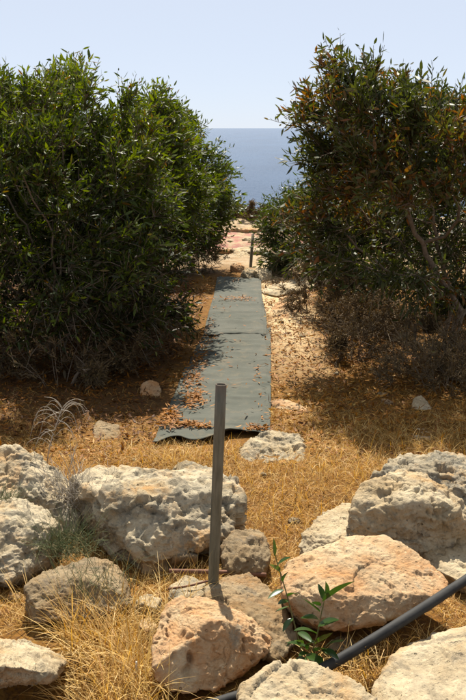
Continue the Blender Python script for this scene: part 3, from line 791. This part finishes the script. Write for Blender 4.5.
def bush(name, label, base, lobes, n_attr, sprigs, leaf_len, mat, tint_fn, seed, stems=3, r_tip=0.0022, grp=None, bottom=0.3, n_single=0,
         leaves_per=(9, 15), hole=0.0, kill=0.13, up=0.55, twig_mat='bark', cat='bush', sprig_len=(0.14, 0.30), lean=0.25, power=2.35, shell=1.9):
    rg = np.random.default_rng(seed)
    base = np.array(base, float)
    # attraction points inside overlapping lobes, thinned by noise so that the crown has gaps and clumps
    pts = []
    w = np.array([l[3] * l[4] * l[5] for l in lobes]); w /= w.sum()
    for l, ww in zip(lobes, w):
        m = int(n_attr * ww * 2.6)
        d = rg.normal(size=(m, 3)); d /= np.linalg.norm(d, axis=1, keepdims=True)
        r = rg.uniform(0, 1, m) ** (1 / (3 * shell / 1.9))
        r = r * (1 + 0.22 * vnoise(d * 2.2 + seed, seed))
        pts.append(np.array(l[:3]) + d * r[:, None] * np.array(l[3:6]))
    pts = np.concatenate(pts)
    pts = pts[pts[:, 2] > bottom]
    keep = fbm(pts * 2.3, 3, seed + 3) > hole
    pts = pts[keep]
    if len(pts) > n_attr: pts = pts[rg.permutation(len(pts))[:n_attr]]
    N, par = grow(base, pts, kill=kill, stems=stems, seed=seed, lean=lean)
    n = len(N)
    cnt = np.zeros(n); kids = [[] for _ in range(n)]
    for i in range(n - 1, -1, -1):
        if not kids[i]: cnt[i] = 1
        if par[i] >= 0:
            cnt[par[i]] += cnt[i]; kids[par[i]].append(i)
    rad = r_tip * cnt ** (1 / power)
    root = link(name, None, None, tuple(base))
    root.empty_display_size = 0.2
    tag(root, label, cat, grp)
    def child(nm, V, F, m, tint=None, parent=root):
        o = link(nm, tri_mesh(nm, V - base, F, m, tint), parent)
        return o
    # chains
    chains = []
    starts = [i for i in range(n) if par[i] < 0]
    while starts:
        i = starts.pop()
        ch = [par[i]] if par[i] >= 0 else []
        ch.append(i)
        while kids[i]:
            k = sorted(kids[i], key=lambda c: -cnt[c])
            starts += k[1:]
            i = k[0]; ch.append(i)
        chains.append(ch)
    thin = []
    nb = 0
    chains.sort(key=lambda c: -rad[c[min(1, len(c) - 1)]])
    for ch in chains:
        if len(ch) < 2: continue
        P_ = N[ch].copy()
        r_ = rad[ch].copy()
        if par[ch[0]] >= 0 or par[ch[1]] == ch[0]: r_[0] = min(r_[0], r_[1] * 1.3)
        main = par[ch[0]] < 0 and (len(ch) < 2 or par[ch[1]] == ch[0]) and ch[0] in roots_of(par)
        if main:
            P_[0, 2] -= 0.08
            V, F = tubes([(P_, r_)], 8); child('trunk', V, F, M['bark'])
        elif nb < 26 and r_[1] > r_tip * 2.2:
            V, F = tubes([(P_, r_)], 6); child('branch', V, F, M['bark']); nb += 1
        else:
            thin.append((P_, r_))
    if thin:
        V, F = tubes(thin, 4, cap=False); o = child('twigs', V, F, M[twig_mat]); o['kind'] = 'stuff'
    # leafy sprigs on the thin nodes
    tipn = np.where(cnt <= 4)[0]
    tipn = tipn[N[tipn, 2] > bottom * 0.8]
    ci = rg.choice(tipn, sprigs)
    cen = np.array([0, 0, 0.0]) + np.average(np.array([l[:3] for l in lobes]), axis=0, weights=w)
    out = N[ci] - cen; out /= np.linalg.norm(out, axis=1, keepdims=True) + 1e-9
    sd = out * 0.75 + rg.normal(0, 0.45, (sprigs, 3)) + np.array([0, 0, up])
    sd /= np.linalg.norm(sd, axis=1, keepdims=True)
    sl = rg.uniform(*sprig_len, sprigs)
    droop = rg.uniform(0.0, 0.35, sprigs)
    nl = rg.integers(leaves_per[0], leaves_per[1], sprigs)
    idx = np.repeat(np.arange(sprigs), nl)
    m = len(idx)
    tpos = np.concatenate([np.linspace(0.08, 1.0, k) for k in nl])
    pos = N[ci][idx] + sd[idx] * (sl[idx] * tpos)[:, None]
    pos[:, 2] -= droop[idx] * sl[idx] * tpos ** 2
    pos += rg.normal(0, 0.006, (m, 3))
    ld = sd[idx] * 0.8 + rg.normal(0, 0.62, (m, 3)) + np.array([0, 0, -0.12])
    ln = np.clip(rg.normal(0.82, 0.24, m), 0.3, 1.2) * leaf_len * rg.uniform(0.75, 1.15, sprigs)[idx]
    wd = ln * rg.uniform(0.18, 0.30, m)
    cu = rg.uniform(-0.1, 0.35, m)
    roll = rg.uniform(0, 2 * np.pi, m)
    tint = np.clip(tint_fn(pos, sd[idx], rg), 0, 1)
    # sprig stems
    st = [(np.stack([N[c], N[c] + d * l * 0.5 - np.array([0, 0, g * l * 0.25]), N[c] + d * l - np.array([0, 0, g * l])]), np.array([0.0024, 0.0020, 0.0014])) for c, d, l, g in zip(ci, sd, sl, droop)]
    V, F = tubes(st, 3, cap=False); o = child('sprigs', V, F, M[twig_mat]); o['kind'] = 'stuff'
    # the leaves that stand nearest to the viewer are pieces of their own
    dist = np.linalg.norm(pos - np.array(CAM), axis=1)
    order = np.argsort(dist)
    inview = (np.abs(pos[:, 0] / pos[:, 1]) < 0.255)
    order = order[inview[order]]
    single = order[:n_single]
    rest = np.setdiff1d(np.arange(m), single)
    V, F, T = leaf_cloud(pos[rest], ld[rest], roll[rest], ln[rest], wd[rest], cu[rest], tint[rest])
    crown = child('crown', V, F, M[mat], T)
    crown['kind'] = 'stuff'
    if n_single:
        var = []
        for k in range(6):
            v1, f1, t1 = leaf_cloud(np.zeros((1, 3)), np.array([[1., 0, 0]]), np.zeros(1), np.ones(1), np.array([0.19 + 0.018 * k]), np.array([-0.05 + 0.07 * k]), np.array([np.quantile(tint, (k + 0.5) / 6)]))
            var.append(tri_mesh('leaf', v1, f1, M[mat], t1))
        Rm = frames(ld[single], roll[single])
        for k, s_ in enumerate(single):
            o = bpy.data.objects.new('leaf', var[k % 6]); COL.objects.link(o); o.parent = crown
            R3 = Matrix(Rm[k].tolist()).to_4x4()
            o.matrix_local = Matrix.Translation(Vector((pos[s_] - base).tolist())) @ R3 @ Matrix.Scale(float(ln[s_]), 4)
    return root

_rc = {}
def roots_of(par):
    k = id(par)
    if k not in _rc:
        _rc.clear(); _rc[k] = set(np.where(par < 0)[0].tolist())
    return _rc[k]

def tint_left(pos, d, rg):
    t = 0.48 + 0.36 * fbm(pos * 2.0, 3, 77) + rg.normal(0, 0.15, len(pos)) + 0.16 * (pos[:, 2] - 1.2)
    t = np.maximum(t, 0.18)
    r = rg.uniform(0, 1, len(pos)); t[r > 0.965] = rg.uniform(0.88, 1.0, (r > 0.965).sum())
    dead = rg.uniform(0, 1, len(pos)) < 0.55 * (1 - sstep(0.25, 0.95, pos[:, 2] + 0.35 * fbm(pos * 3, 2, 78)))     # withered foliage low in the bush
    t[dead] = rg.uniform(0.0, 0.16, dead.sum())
    return t
def tint_right(pos, d, rg):
    red = sstep(0.05, 0.45, fbm(pos * 2.2, 3, 91) + 0.25 * (pos[:, 2] > 1.0)) * 0.38
    t = 0.34 + red + rg.normal(0, 0.17, len(pos))
    return t
def tint_any(pos, d, rg):
    return 0.45 + 0.3 * fbm(pos * 3, 2, 55) + rg.normal(0, 0.18, len(pos))

# lobes: centre x, y, z, radii x, y, z
GL, GR = 'acacia bushes left of the path', 'acacia bushes right of the path'
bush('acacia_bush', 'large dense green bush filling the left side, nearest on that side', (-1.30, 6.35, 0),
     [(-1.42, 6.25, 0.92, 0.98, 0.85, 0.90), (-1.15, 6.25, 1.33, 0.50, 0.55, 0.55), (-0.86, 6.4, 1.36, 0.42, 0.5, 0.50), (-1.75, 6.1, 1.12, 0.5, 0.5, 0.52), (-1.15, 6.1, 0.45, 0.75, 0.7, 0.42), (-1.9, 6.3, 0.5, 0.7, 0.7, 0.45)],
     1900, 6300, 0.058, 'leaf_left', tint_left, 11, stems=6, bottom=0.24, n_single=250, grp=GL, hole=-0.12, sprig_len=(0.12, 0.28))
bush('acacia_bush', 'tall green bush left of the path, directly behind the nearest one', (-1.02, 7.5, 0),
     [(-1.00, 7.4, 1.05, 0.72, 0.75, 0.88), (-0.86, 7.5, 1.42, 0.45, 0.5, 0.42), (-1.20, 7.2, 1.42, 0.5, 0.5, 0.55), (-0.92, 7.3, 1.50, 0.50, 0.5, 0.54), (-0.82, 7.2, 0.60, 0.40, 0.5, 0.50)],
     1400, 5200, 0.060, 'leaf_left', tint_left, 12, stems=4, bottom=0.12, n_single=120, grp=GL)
bush('acacia_bush', 'bright green bush overhanging the far end of the cloth on the left', (-0.66, 10.3, 0),
     [(-0.56, 10.2, 0.88, 0.52, 0.6, 0.70), (-0.98, 10.4, 1.0, 0.66, 0.7, 0.85), (-0.34, 10.4, 0.70, 0.38, 0.4, 0.44)],
     850, 2600, 0.072, 'leaf_bright', tint_any, 13, stems=4, bottom=0.20, grp=GL)
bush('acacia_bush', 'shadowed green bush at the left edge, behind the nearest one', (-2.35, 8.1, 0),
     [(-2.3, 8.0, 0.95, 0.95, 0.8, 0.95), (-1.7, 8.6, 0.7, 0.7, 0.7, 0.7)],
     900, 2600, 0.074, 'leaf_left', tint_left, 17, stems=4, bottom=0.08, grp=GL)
bush('acacia_bush', 'tall olive and rust tinted bush with bare leaning stems on the right', (1.58, 6.45, 0),
     [(1.18, 6.1, 1.16, 0.62, 0.65, 0.62), (0.76, 6.0, 1.44, 0.36, 0.42, 0.54), (1.72, 6.3, 1.12, 0.6, 0.6, 0.60), (0.74, 6.1, 1.05, 0.33, 0.38, 0.42), (1.35, 6.1, 0.85, 0.5, 0.5, 0.4)],
     1100, 2900, 0.066, 'leaf_right', tint_right, 14, stems=3, bottom=0.46, n_single=250, hole=0.0, grp=GR, lean=0.30, r_tip=0.0036, sprig_len=(0.14, 0.30))
bush('acacia_bush', 'dark olive bush at the right edge behind the bare stemmed one', (1.95, 7.9, 0),
     [(1.85, 7.8, 0.9, 0.75, 0.7, 0.85), (2.3, 7.6, 1.0, 0.7, 0.7, 0.85), (1.30, 7.7, 0.55, 0.5, 0.5, 0.5)],
     1100, 3000, 0.074, 'leaf_right', tint_right, 15, stems=4, bottom=0.06, grp=GR)
bush('acacia_bush', 'low round green bush by the far post on the right', (0.85, 10.2, 0),
     [(0.72, 10.1, 0.50, 0.42, 0.45, 0.46), (1.15, 10.2, 0.58, 0.55, 0.5, 0.52), (1.75, 10.3, 0.6, 0.55, 0.5, 0.55)],
     750, 2600, 0.060, 'leaf_bright', lambda p, d, r: tint_any(p, d, r) - 0.15, 16, stems=4, bottom=0.06, grp=GR, kill=0.1)

# dry shrubs and undergrowth
def shrub(label, base, lobes, n_attr, sprigs, seed, leaf=0.026, mat='brush', bottom=0.02, grp=None, per=(5, 9), name='dry_shrub', cat='shrub', twig='dry_twig'):
    return bush(name, label, base, lobes, n_attr, sprigs, leaf, mat, tint_any, seed, stems=6, r_tip=0.0013, bottom=bottom, kill=0.06, leaves_per=per,
                sprig_len=(0.05, 0.12), cat=cat, lean=0.9, twig_mat=twig, grp=grp)
GU = 'dry shrubs under the right bushes'
shrub('brown dry shrub beside the track, left of the right undergrowth', (0.70, 7.9, 0), [(0.72, 7.9, 0.20, 0.30, 0.35, 0.22)], 330, 1100, 31, grp=GU)
shrub('dry twiggy shrub under the middle of the right bush', (0.98, 6.7, 0), [(0.98, 6.7, 0.15, 0.36, 0.35, 0.20)], 330, 1000, 32, grp=GU)
shrub('grey brown twiggy shrub at the foot of the right bush stems', (1.32, 6.1, 0), [(1.32, 6.1, 0.14, 0.36, 0.30, 0.19)], 330, 1000, 33, grp=GU)
shrub('dry tangled shrub at the right edge below the olive bush', (1.62, 5.75, 0), [(1.62, 5.75, 0.14, 0.30, 0.28, 0.18)], 280, 800, 34, grp=GU)
shrub('low brown brush in front of the right bush stems, nearest the pale stones', (1.30, 5.45, 0), [(1.30, 5.45, 0.10, 0.34, 0.24, 0.15)], 280, 900, 51, grp=GU)
shrub('spreading dry brush between the track and the right bush', (0.86, 6.2, 0), [(0.88, 6.2, 0.11, 0.34, 0.30, 0.16)], 300, 1000, 52, grp=GU)
shrub('tall dry brush behind the spreading brush on the right', (1.12, 7.2, 0), [(1.12, 7.2, 0.18, 0.36, 0.35, 0.24)], 300, 1000, 53, grp=GU)
GW = 'dry shrubs under the left bushes'
shrub('dry brown brush at the left edge under the nearest bush', (-1.48, 5.75, 0), [(-1.48, 5.75, 0.12, 0.30, 0.25, 0.17)], 240, 700, 54, grp=GW)
shrub('dry twiggy shrub under the left bush beside the cloth', (-0.72, 5.95, 0), [(-0.74, 5.95, 0.12, 0.26, 0.28, 0.16)], 220, 700, 38, grp=GW)
shrub('dry brown twiggy growth under the middle of the left bush', (-1.12, 5.55, 0), [(-1.12, 5.55, 0.12, 0.30, 0.25, 0.17)], 240, 700, 39, grp=GW)
shrub('brown shrub at the far left corner of the cloth', (-0.36, 10.1, 0), [(-0.36, 10.1, 0.18, 0.22, 0.25, 0.2)], 200, 700, 35)
shrub('round brown bush on the cliff edge against the sea', (0.22, 16.1, -0.06), [(0.20, 16.1, 0.02, 0.28, 0.25, 0.12), (0.0, 16.2, 0.0, 0.2, 0.2, 0.08)], 260, 2000, 36, leaf=0.045)
shrub('small brown bush on the cliff edge, right of the round one', (0.62, 15.6, -0.05), [(0.62, 15.6, 0.0, 0.22, 0.2, 0.08)], 160, 1000, 37, leaf=0.045)

# ---------------------------------------------------------------- litter and grass
def ground_pts(n, x0, x1, y0, y1, rg):
    return np.column_stack([rg.uniform(x0, x1, n), rg.uniform(y0, y1, n)])
def on_cloth(xy):
    t = np.clip((xy[:, 1] - 4.4) / 5.5, 0, 1)
    xl = -0.415 + t * 0.235; xr = 0.19 + t * 0.125
    return (xy[:, 0] > xl) & (xy[:, 0] < xr) & (xy[:, 1] > 4.42) & (xy[:, 1] < 9.9)

rg = np.random.default_rng(101)
xy = ground_pts(90000, -2.6, 2.8, 4.15, 9.6, rg)
dens = 0.28 + 0.5 * fbm(np.column_stack([xy * 1.4, xy[:, :1] * 0]), 3, 15)
dens += np.where(xy[:, 0] < -0.42, 0.32, 0) + np.where((xy[:, 0] > 0.2) & (xy[:, 1] < 6.2), 0.25, 0)
dens = np.where(xy[:, 1] < 4.5, dens - 0.2, dens)
keep = (rg.uniform(0, 1, len(xy)) < dens) & ~in_stone(xy) & ~on_cloth(xy)
xy = xy[keep]
z = terrain(xy[:, 0], xy[:, 1]) + rg.uniform(0.003, 0.03, len(xy))
n = len(xy)
d = np.column_stack([rg.normal(size=(n, 2)), rg.normal(0, 0.28, n)])
V, F, T = leaf_cloud(np.column_stack([xy, z]), d, rg.normal(0, 0.5, n), rg.uniform(0.015, 0.055, n), rg.uniform(0.004, 0.013, n), rg.uniform(-0.5, 0.5, n), np.clip(rg.normal(0.55, 0.26, n) - np.where((xy[:, 0] < -0.42) & (xy[:, 1] > 4.5), 0.36, 0), 0, 1))  # litter left of the cloth tinted darker, painting in the bush shade
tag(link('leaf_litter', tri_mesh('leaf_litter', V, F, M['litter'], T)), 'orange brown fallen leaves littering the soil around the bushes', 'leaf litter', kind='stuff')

# fallen leaves on the cloth: drifts along the left half, a few elsewhere
drift = [((-0.355, 4.82), (0.03, 0.09), 260), ((-0.28, 4.68), (0.07, 0.018), 200), ((-0.17, 4.64), (0.04, 0.010), 60), ((-0.235, 5.16), (0.035, 0.10), 230), ((-0.27, 5.62), (0.04, 0.14), 200), ((-0.25, 6.1), (0.035, 0.25), 200), ((-0.2, 6.8), (0.03, 0.3), 90),
         ((0.13, 4.60), (0.045, 0.02), 110), ((-0.02, 5.9), (0.06, 0.35), 24), ((0.0, 5.0), (0.14, 0.3), 10), ((0.03, 8.3), (0.09, 0.05), 120), ((0.0, 7.6), (0.15, 0.5), 30), ((0.0, 9.4), (0.1, 0.2), 24), ((0.17, 5.4), (0.015, 0.4), 40)]
pp = np.concatenate([np.array(c) + rg.normal(0, 1, (k, 2)) * np.array(s) for c, s, k in drift])
pp = pp[on_cloth(pp)]
n = len(pp)
zc = terrain(pp[:, 0], pp[:, 1]) * 0.6 + np.where(pp[:, 1] > 7.0, 0.042, 0.028) + rg.uniform(0, 0.012, n)
d = np.column_stack([rg.normal(size=(n, 2)), rg.normal(0, 0.2, n)])
V, F, T = leaf_cloud(np.column_stack([pp, zc]), d, rg.normal(0, 0.4, n), rg.uniform(0.02, 0.052, n), rg.uniform(0.005, 0.012, n), rg.uniform(-0.4, 0.4, n), np.clip(rg.normal(0.56, 0.12, n), 0, 1))
tag(link('fallen_leaves', tri_mesh('fallen_leaves', V, F, M['litter'], T)), 'drifts of rust coloured fallen leaves on the path cloth', 'fallen leaves', kind='stuff')

def blades(pos, hdir, lean, length, width, rg, seg=4):
    """bent grass blades: strip of seg quads as triangles"""
    n = len(pos)
    s = np.linspace(0, 1, seg + 1)
    h = np.column_stack([np.cos(hdir), np.sin(hdir), np.zeros(n)])
    side = np.column_stack([-np.sin(hdir), np.cos(hdir), np.zeros(n)])
    tw = rg.uniform(-0.8, 0.8, n)
    side = side * np.cos(tw)[:, None] + np.array([0, 0, 1.0]) * np.sin(tw)[:, None]
    th0 = rg.uniform(0.02, 0.35, n) + lean * 0.3
    th = th0[:, None] + (lean[:, None] * s[None] ** 1.3)
    dl = length[:, None] / seg
    dx = np.cumsum(np.sin(th) * dl, 1) - np.sin(th[:, :1]) * dl
    dz = np.cumsum(np.cos(th) * dl, 1) - np.cos(th[:, :1]) * dl
    c = pos[:, None] + h[:, None] * dx[..., None] + np.array([0, 0, 1.0]) * dz[..., None]
    w = width[:, None] * (1 - s[None] ** 2 * 0.92) * 0.5
    A = c + side[:, None] * w[..., None]; B = c - side[:, None] * w[..., None]
    V = np.stack([A, B], 2).reshape(n, -1, 3)
    k = np.arange(seg) * 2
    f = np.concatenate([np.stack([k, k + 1, k + 3], 1), np.stack([k, k + 3, k + 2], 1)])
    F = (np.arange(n) * (2 * (seg + 1)))[:, None, None] + f[None]
    return V.reshape(-1, 3), F.reshape(-1, 3), 2 * (seg + 1)

def grass(name, label, xy, lo, hi, wlo, whi, lean_lo, lean_hi, tmean, seed, seg=3, mat='straw', clear=True):
    rg = np.random.default_rng(seed)
    if clear: xy = xy[~in_stone(xy, -0.005)]
    xy = xy[~on_cloth(xy)]
    n = len(xy)
    z = terrain(xy[:, 0], xy[:, 1]) - 0.004
    V, F, k = blades(np.column_stack([xy, z]), rg.uniform(0, 6.283, n), rg.uniform(lean_lo, lean_hi, n), rg.uniform(lo, hi, n), rg.uniform(wlo, whi, n), rg, seg)
    T = np.repeat(np.clip(rg.normal(tmean, 0.30, n), 0, 1), k)
    return tag(link(name, tri_mesh(name, V, F, M[mat], T)), label, 'grass', kind='stuff')

rg = np.random.default_rng(202)
xy = ground_pts(300000, -1.7, 2.0, 2.15, 5.5, rg)
den = 0.55 + 0.7 * fbm(np.column_stack([xy * 2.2, xy[:, :1] * 0]), 3, 19)
den = den * (1 - 0.75 * sstep(4.5, 5.2, xy[:, 1])) * np.where((xy[:, 0] < -0.3) & (xy[:, 1] > 4.45), 0.25, 1)
xy = xy[rg.uniform(0, 1, len(xy)) < den]
grass('dry_grass', 'short golden dry grass carpeting the ground around the boulders', xy, 0.025, 0.085, 0.0011, 0.0028, 0.6, 2.0, 0.50, 5, seg=2)

def clump(c, s, k, rg): return np.array(c) + rg.normal(0, 1, (k, 2)) * np.array(s)
rg = np.random.default_rng(303)
cl = [((-0.36, 2.48), (0.08, 0.09), 700), ((-0.60, 2.78), (0.09, 0.06), 420), ((-0.27, 2.46), (0.05, 0.10), 320), ((-0.36, 2.75), (0.10, 0.06), 360), ((-0.32, 2.28), (0.07, 0.05), 260), ((-0.66, 2.68), (0.07, 0.03), 360), ((-0.50, 2.66), (0.12, 0.04), 460), ((-0.44, 2.36), (0.04, 0.05), 200), ((-0.20, 2.80), (0.05, 0.05), 120)]
xy = np.concatenate([clump(c, s, k, rg) for c, s, k in cl])
grass('long_straw', 'long golden straw tufts bending over in the lower left', xy, 0.08, 0.30, 0.0012, 0.0044, 0.25, 1.6, 0.74, 6, seg=5)
cl = [((-0.24, 4.18), (0.13, 0.06), 420), ((0.0, 4.25), (0.10, 0.04), 200), ((-0.50, 3.45), (0.05, 0.06), 90), ((-0.42, 3.85), (0.2, 0.06), 160), ((1.05, 4.3), (0.14, 0.10), 260), ((0.72, 4.1), (0.12, 0.10), 160), ((0.02, 3.35), (0.05, 0.05), 60), ((-0.18, 3.05), (0.08, 0.06), 160), ((0.30, 3.6), (0.15, 0.15), 260), ((0.10, 3.9), (0.2, 0.15), 260), ((0.55, 3.95), (0.12, 0.1), 260), ((0.35, 4.1), (0.2, 0.12), 300), ((0.9, 4.6), (0.25, 0.15), 300), ((-0.55, 4.2), (0.2, 0.12), 160)]
xy = np.concatenate([clump(c, s, k, rg) for c, s, k in cl])
grass('pale_straw', 'pale straw tufts between the cloth and the boulders', xy, 0.05, 0.16, 0.0012, 0.0030, 0.3, 1.5, 0.66, 7, seg=4)
cl = [((0.45, 2.45), (0.06, 0.05), 130), ((0.58, 2.62), (0.06, 0.05), 160), ((0.30, 2.48), (0.04, 0.03), 90), ((0.40, 2.52), (0.05, 0.03), 90), ((0.22, 2.50), (0.05, 0.03), 50)]
xy = np.concatenate([clump(c, s, k, rg) for c, s, k in cl])
grass('bleached_straw', 'bleached straw strewn along the black pipe', xy, 0.06, 0.18, 0.0012, 0.0028, 0.6, 2.0, 0.75, 8, seg=5)

# ---------------------------------------------------------------- small plants in front
def strand_plant(name, label, base, strands, mat, cat, tint=0.5):
    base = np.array(base, float)
    root = link(name, None, None, tuple(base)); tag(root, label, cat)
    for nm, pts, r0, r1, n in strands:
        P_ = spline(pts, n)
        V, F = tubes([(P_, np.linspace(r0, r1, n))], 6)
        link(nm, tri_mesh(nm, V - base, F, M[mat], np.full(len(V), tint)), root)
    return root

sb = (0.234,2.557,-0.060)
seed_root = link('seedling', None, None, sb)
tag(seed_root, 'green broad leaved seedling sprouting beside the orange slab', 'seedling')
SH = [[(0.230,2.557,-0.060), (0.203,2.600,0.028), (0.172,2.640,0.141), (0.143,2.670,0.232), (0.130,2.680,0.287)],
      [(0.240,2.557,-0.060), (0.260,2.520,0.042), (0.275,2.530,0.123), (0.290,2.540,0.197)],
      [(0.243,2.557,-0.060), (0.273,2.460,0.045), (0.302,2.450,0.085)]]
for s_ in SH:
    V, F = tubes([(spline(s_, 16), np.linspace(0.0028, 0.0014, 16))], 7)
    link('stem', tri_mesh('stem', V - np.array(sb), F, M['stem']), seed_root)
LV = [((0.133,2.670,0.253),(0.132,2.660,0.322),0.0207),((0.143,2.670,0.218),(0.179,2.640,0.269),0.0235),((0.152,2.660,0.202),(0.118,2.620,0.265),0.0235),((0.162,2.650,0.172),(0.172,2.620,0.230),0.0220),((0.165,2.640,0.149),(0.112,2.600,0.153),0.0220),
      ((0.175,2.640,0.124),(0.207,2.600,0.178),0.0193),((0.185,2.630,0.097),(0.134,2.580,0.104),0.0235),((0.193,2.610,0.066),(0.155,2.560,0.060),0.0248),
      ((0.277,2.530,0.168),(0.363,2.480,0.287),0.0306),((0.287,2.540,0.183),(0.294,2.530,0.243),0.0220),((0.284,2.540,0.169),(0.271,2.550,0.219),0.0207),((0.271,2.530,0.133),(0.215,2.500,0.202),0.0303),((0.274,2.530,0.154),(0.238,2.480,0.203),0.0193),((0.265,2.520,0.091),(0.317,2.470,0.148),0.0303),((0.263,2.520,0.063),(0.199,2.470,0.134),0.0303),
      ((0.256,2.510,0.034),(0.304,2.450,0.105),0.0275),((0.245,2.490,0.026),(0.176,2.450,0.099),0.0290),((0.241,2.470,0.021),(0.201,2.410,0.069),0.0290),((0.273,2.460,0.045),(0.315,2.400,0.066),0.0290),((0.290,2.450,0.071),(0.333,2.410,0.110),0.0248),((0.261,2.460,0.027),(0.261,2.390,0.028),0.0262),((0.210,2.600,0.021),(0.248,2.520,0.042),0.0245),((0.230,2.520,-0.011),(0.272,2.440,0.023),0.0265),((0.228,2.500,-0.009),(0.183,2.430,0.016),0.0265),((0.268,2.520,0.112),(0.224,2.460,0.174),0.0224),((0.178,2.630,0.118),(0.145,2.560,0.151),0.0204),((0.222,2.550,-0.005),(0.194,2.480,0.087),.024),((0.248,2.480,0.025),(0.283,2.420,0.094),.024),((0.234,2.500,0.019),(0.230,2.440,0.112),.024),((0.214,2.570,0.011),(0.166,2.520,0.028),0.0248)]
def broad_leaf(L, W, fold, curl, tint):
    ss = np.linspace(0, 1, 9)
    w = W * 0.5 * np.sin(np.pi * ss ** 0.85) ** 0.8
    V = []
    for s, ww in zip(ss, w):
        zc = -curl * s * s * L
        V += [(s * L, ww, zc + fold * ww), (s * L, 0, zc), (s * L, -ww, zc + fold * ww)]
    F = []
    for i in range(8):
        a = i * 3
        F += [(a, a + 1, a + 4, a + 3), (a + 1, a + 2, a + 5, a + 4)]
    return tri_mesh('leaf', np.array(V), F, M['seedling'], np.full(len(V), tint))
for a, b, w in LV:
    a, b = Vector(a), Vector(b)
    d = b - a
    o = link('leaf', broad_leaf(d.length, w, random.uniform(0.2, 0.6), random.uniform(-0.05, 0.3), random.random()), seed_root)
    R = frames(np.array([d[:]]), np.array([random.uniform(-0.7, 0.7)]))[0]
    o.matrix_local = Matrix.Translation(a - Vector(sb)) @ Matrix(R.tolist()).to_4x4()

# dead wiry plant with arching tips, left of the cloth
b0 = (-0.901,4.069,0.000)
W = [('stem', [b0, (-0.856,3.980,0.160), (-0.817,4.000,0.276), (-0.799,4.020,0.328)], 0.0034, 0.0020, 14)]
for tip in ([(-0.806,4.000,0.305), (-0.848,3.980,0.331), (-0.899,3.960,0.328), (-0.923,3.950,0.273)], [(-0.806,4.000,0.315), (-0.828,3.970,0.315), (-0.871,3.950,0.292), (-0.891,3.940,0.228)],
            [(-0.801,4.000,0.325), (-0.759,4.000,0.315), (-0.737,4.000,0.276), (-0.730,4.000,0.227)], [(-0.817,4.000,0.276), (-0.776,3.980,0.263), (-0.748,3.970,0.227), (-0.745,3.970,0.188)],
            [(-0.799,4.020,0.328), (-0.772,4.030,0.354), (-0.736,4.040,0.366), (-0.699,4.040,0.356)], [(-0.799,4.020,0.328), (-0.817,4.020,0.357), (-0.844,4.020,0.377), (-0.881,4.020,0.382)], [(-0.831,3.990,0.230), (-0.869,3.970,0.227), (-0.906,3.960,0.191), (-0.920,3.950,0.156)]):
    W.append(('twig', tip, 0.0022, 0.0010, 10))
rgw = np.random.default_rng(9)
top = np.array(W[0][1][-1]); bot = np.array(b0)
for i in range(16):
    q0 = bot + (top - bot) * rgw.uniform(0.35, 1.0)
    sd = rgw.choice([-1, 1]); L = rgw.uniform(0.05, 0.12)
    ry = rgw.uniform(-0.04, 0.04)
    W.append(('twig', [q0, q0 + np.array([sd * L * 0.45, ry, L * 0.45]), q0 + np.array([sd * L * 0.9, ry * 2, L * 0.30]), q0 + np.array([sd * L * 1.15, ry * 2, -L * 0.35])], 0.0014, 0.0006, 9))
strand_plant('dead_wiry_plant', 'bleached dead wiry plant with arching tips above the left boulders', b0, W, 'twig', 'dead plant')

def twig_tangle(name, label, base, rx, rz, n, mat, seed, cat, r=0.0011, upz=0.6, seg=5, ln=(0.08, 0.2), toward=(0, 0, 0)):
    rg = np.random.default_rng(seed)
    base = np.array(base, float)
    st = []
    for i in range(n):
        p = base + np.array([rg.normal(0, rx), rg.normal(0, rx * 0.6), rg.uniform(0, rz)])
        d = rg.normal(0, 0.6, 3) + np.array([0, 0, upz]) + np.array(toward); d /= np.linalg.norm(d)
        L = rg.uniform(*ln); q = [p]
        for s in range(seg):
            d = d + rg.normal(0, 0.22, 3); d /= np.linalg.norm(d); q.append(q[-1] + d * L / seg)
        st.append((np.array(q), np.linspace(r, r * 0.5, seg + 1)))
    V, F = tubes(st, 4, cap=False)
    T = np.repeat(np.clip(rg.normal(0.5, 0.3, n), 0, 1), 4 * (seg + 1))
    root = link(name, None, None, tuple(base)); tag(root, label, cat)
    o = link('stalks', tri_mesh('stalks', V - base, F, M[mat], T), root); o['kind'] = 'stuff'
    return root
twig_tangle('dead_twig_tuft', 'tangle of grey dead twigs between the left boulders and the long one', (-0.681,3.524,-0.020), 0.05, 0.16, 170, 'twig', 41, 'dead plant', 0.0014, 0.8, 5, (0.10, 0.26))
twig_tangle('feathery_weed', 'feathery grey green weed against the left boulders', (-0.643,3.173,0.000), 0.055, 0.05, 300, 'weed', 42, 'weed', 0.0009, 0.9, 5, (0.07, 0.19))
twig_tangle('feathery_weed', 'small grey green weed at the left edge above the lichened boulder', (-0.937,3.420,0.090), 0.03, 0.03, 110, 'weed', 43, 'weed', 0.0009, 0.9, 5, (0.06, 0.13))
twig_tangle('feathery_weed', 'thin sparse green weed growing over the half buried rock', (-0.458,2.805,0.020), 0.07, 0.08, 70, 'weed', 44, 'weed', 0.0008, 1.2, 5, (0.10, 0.2))
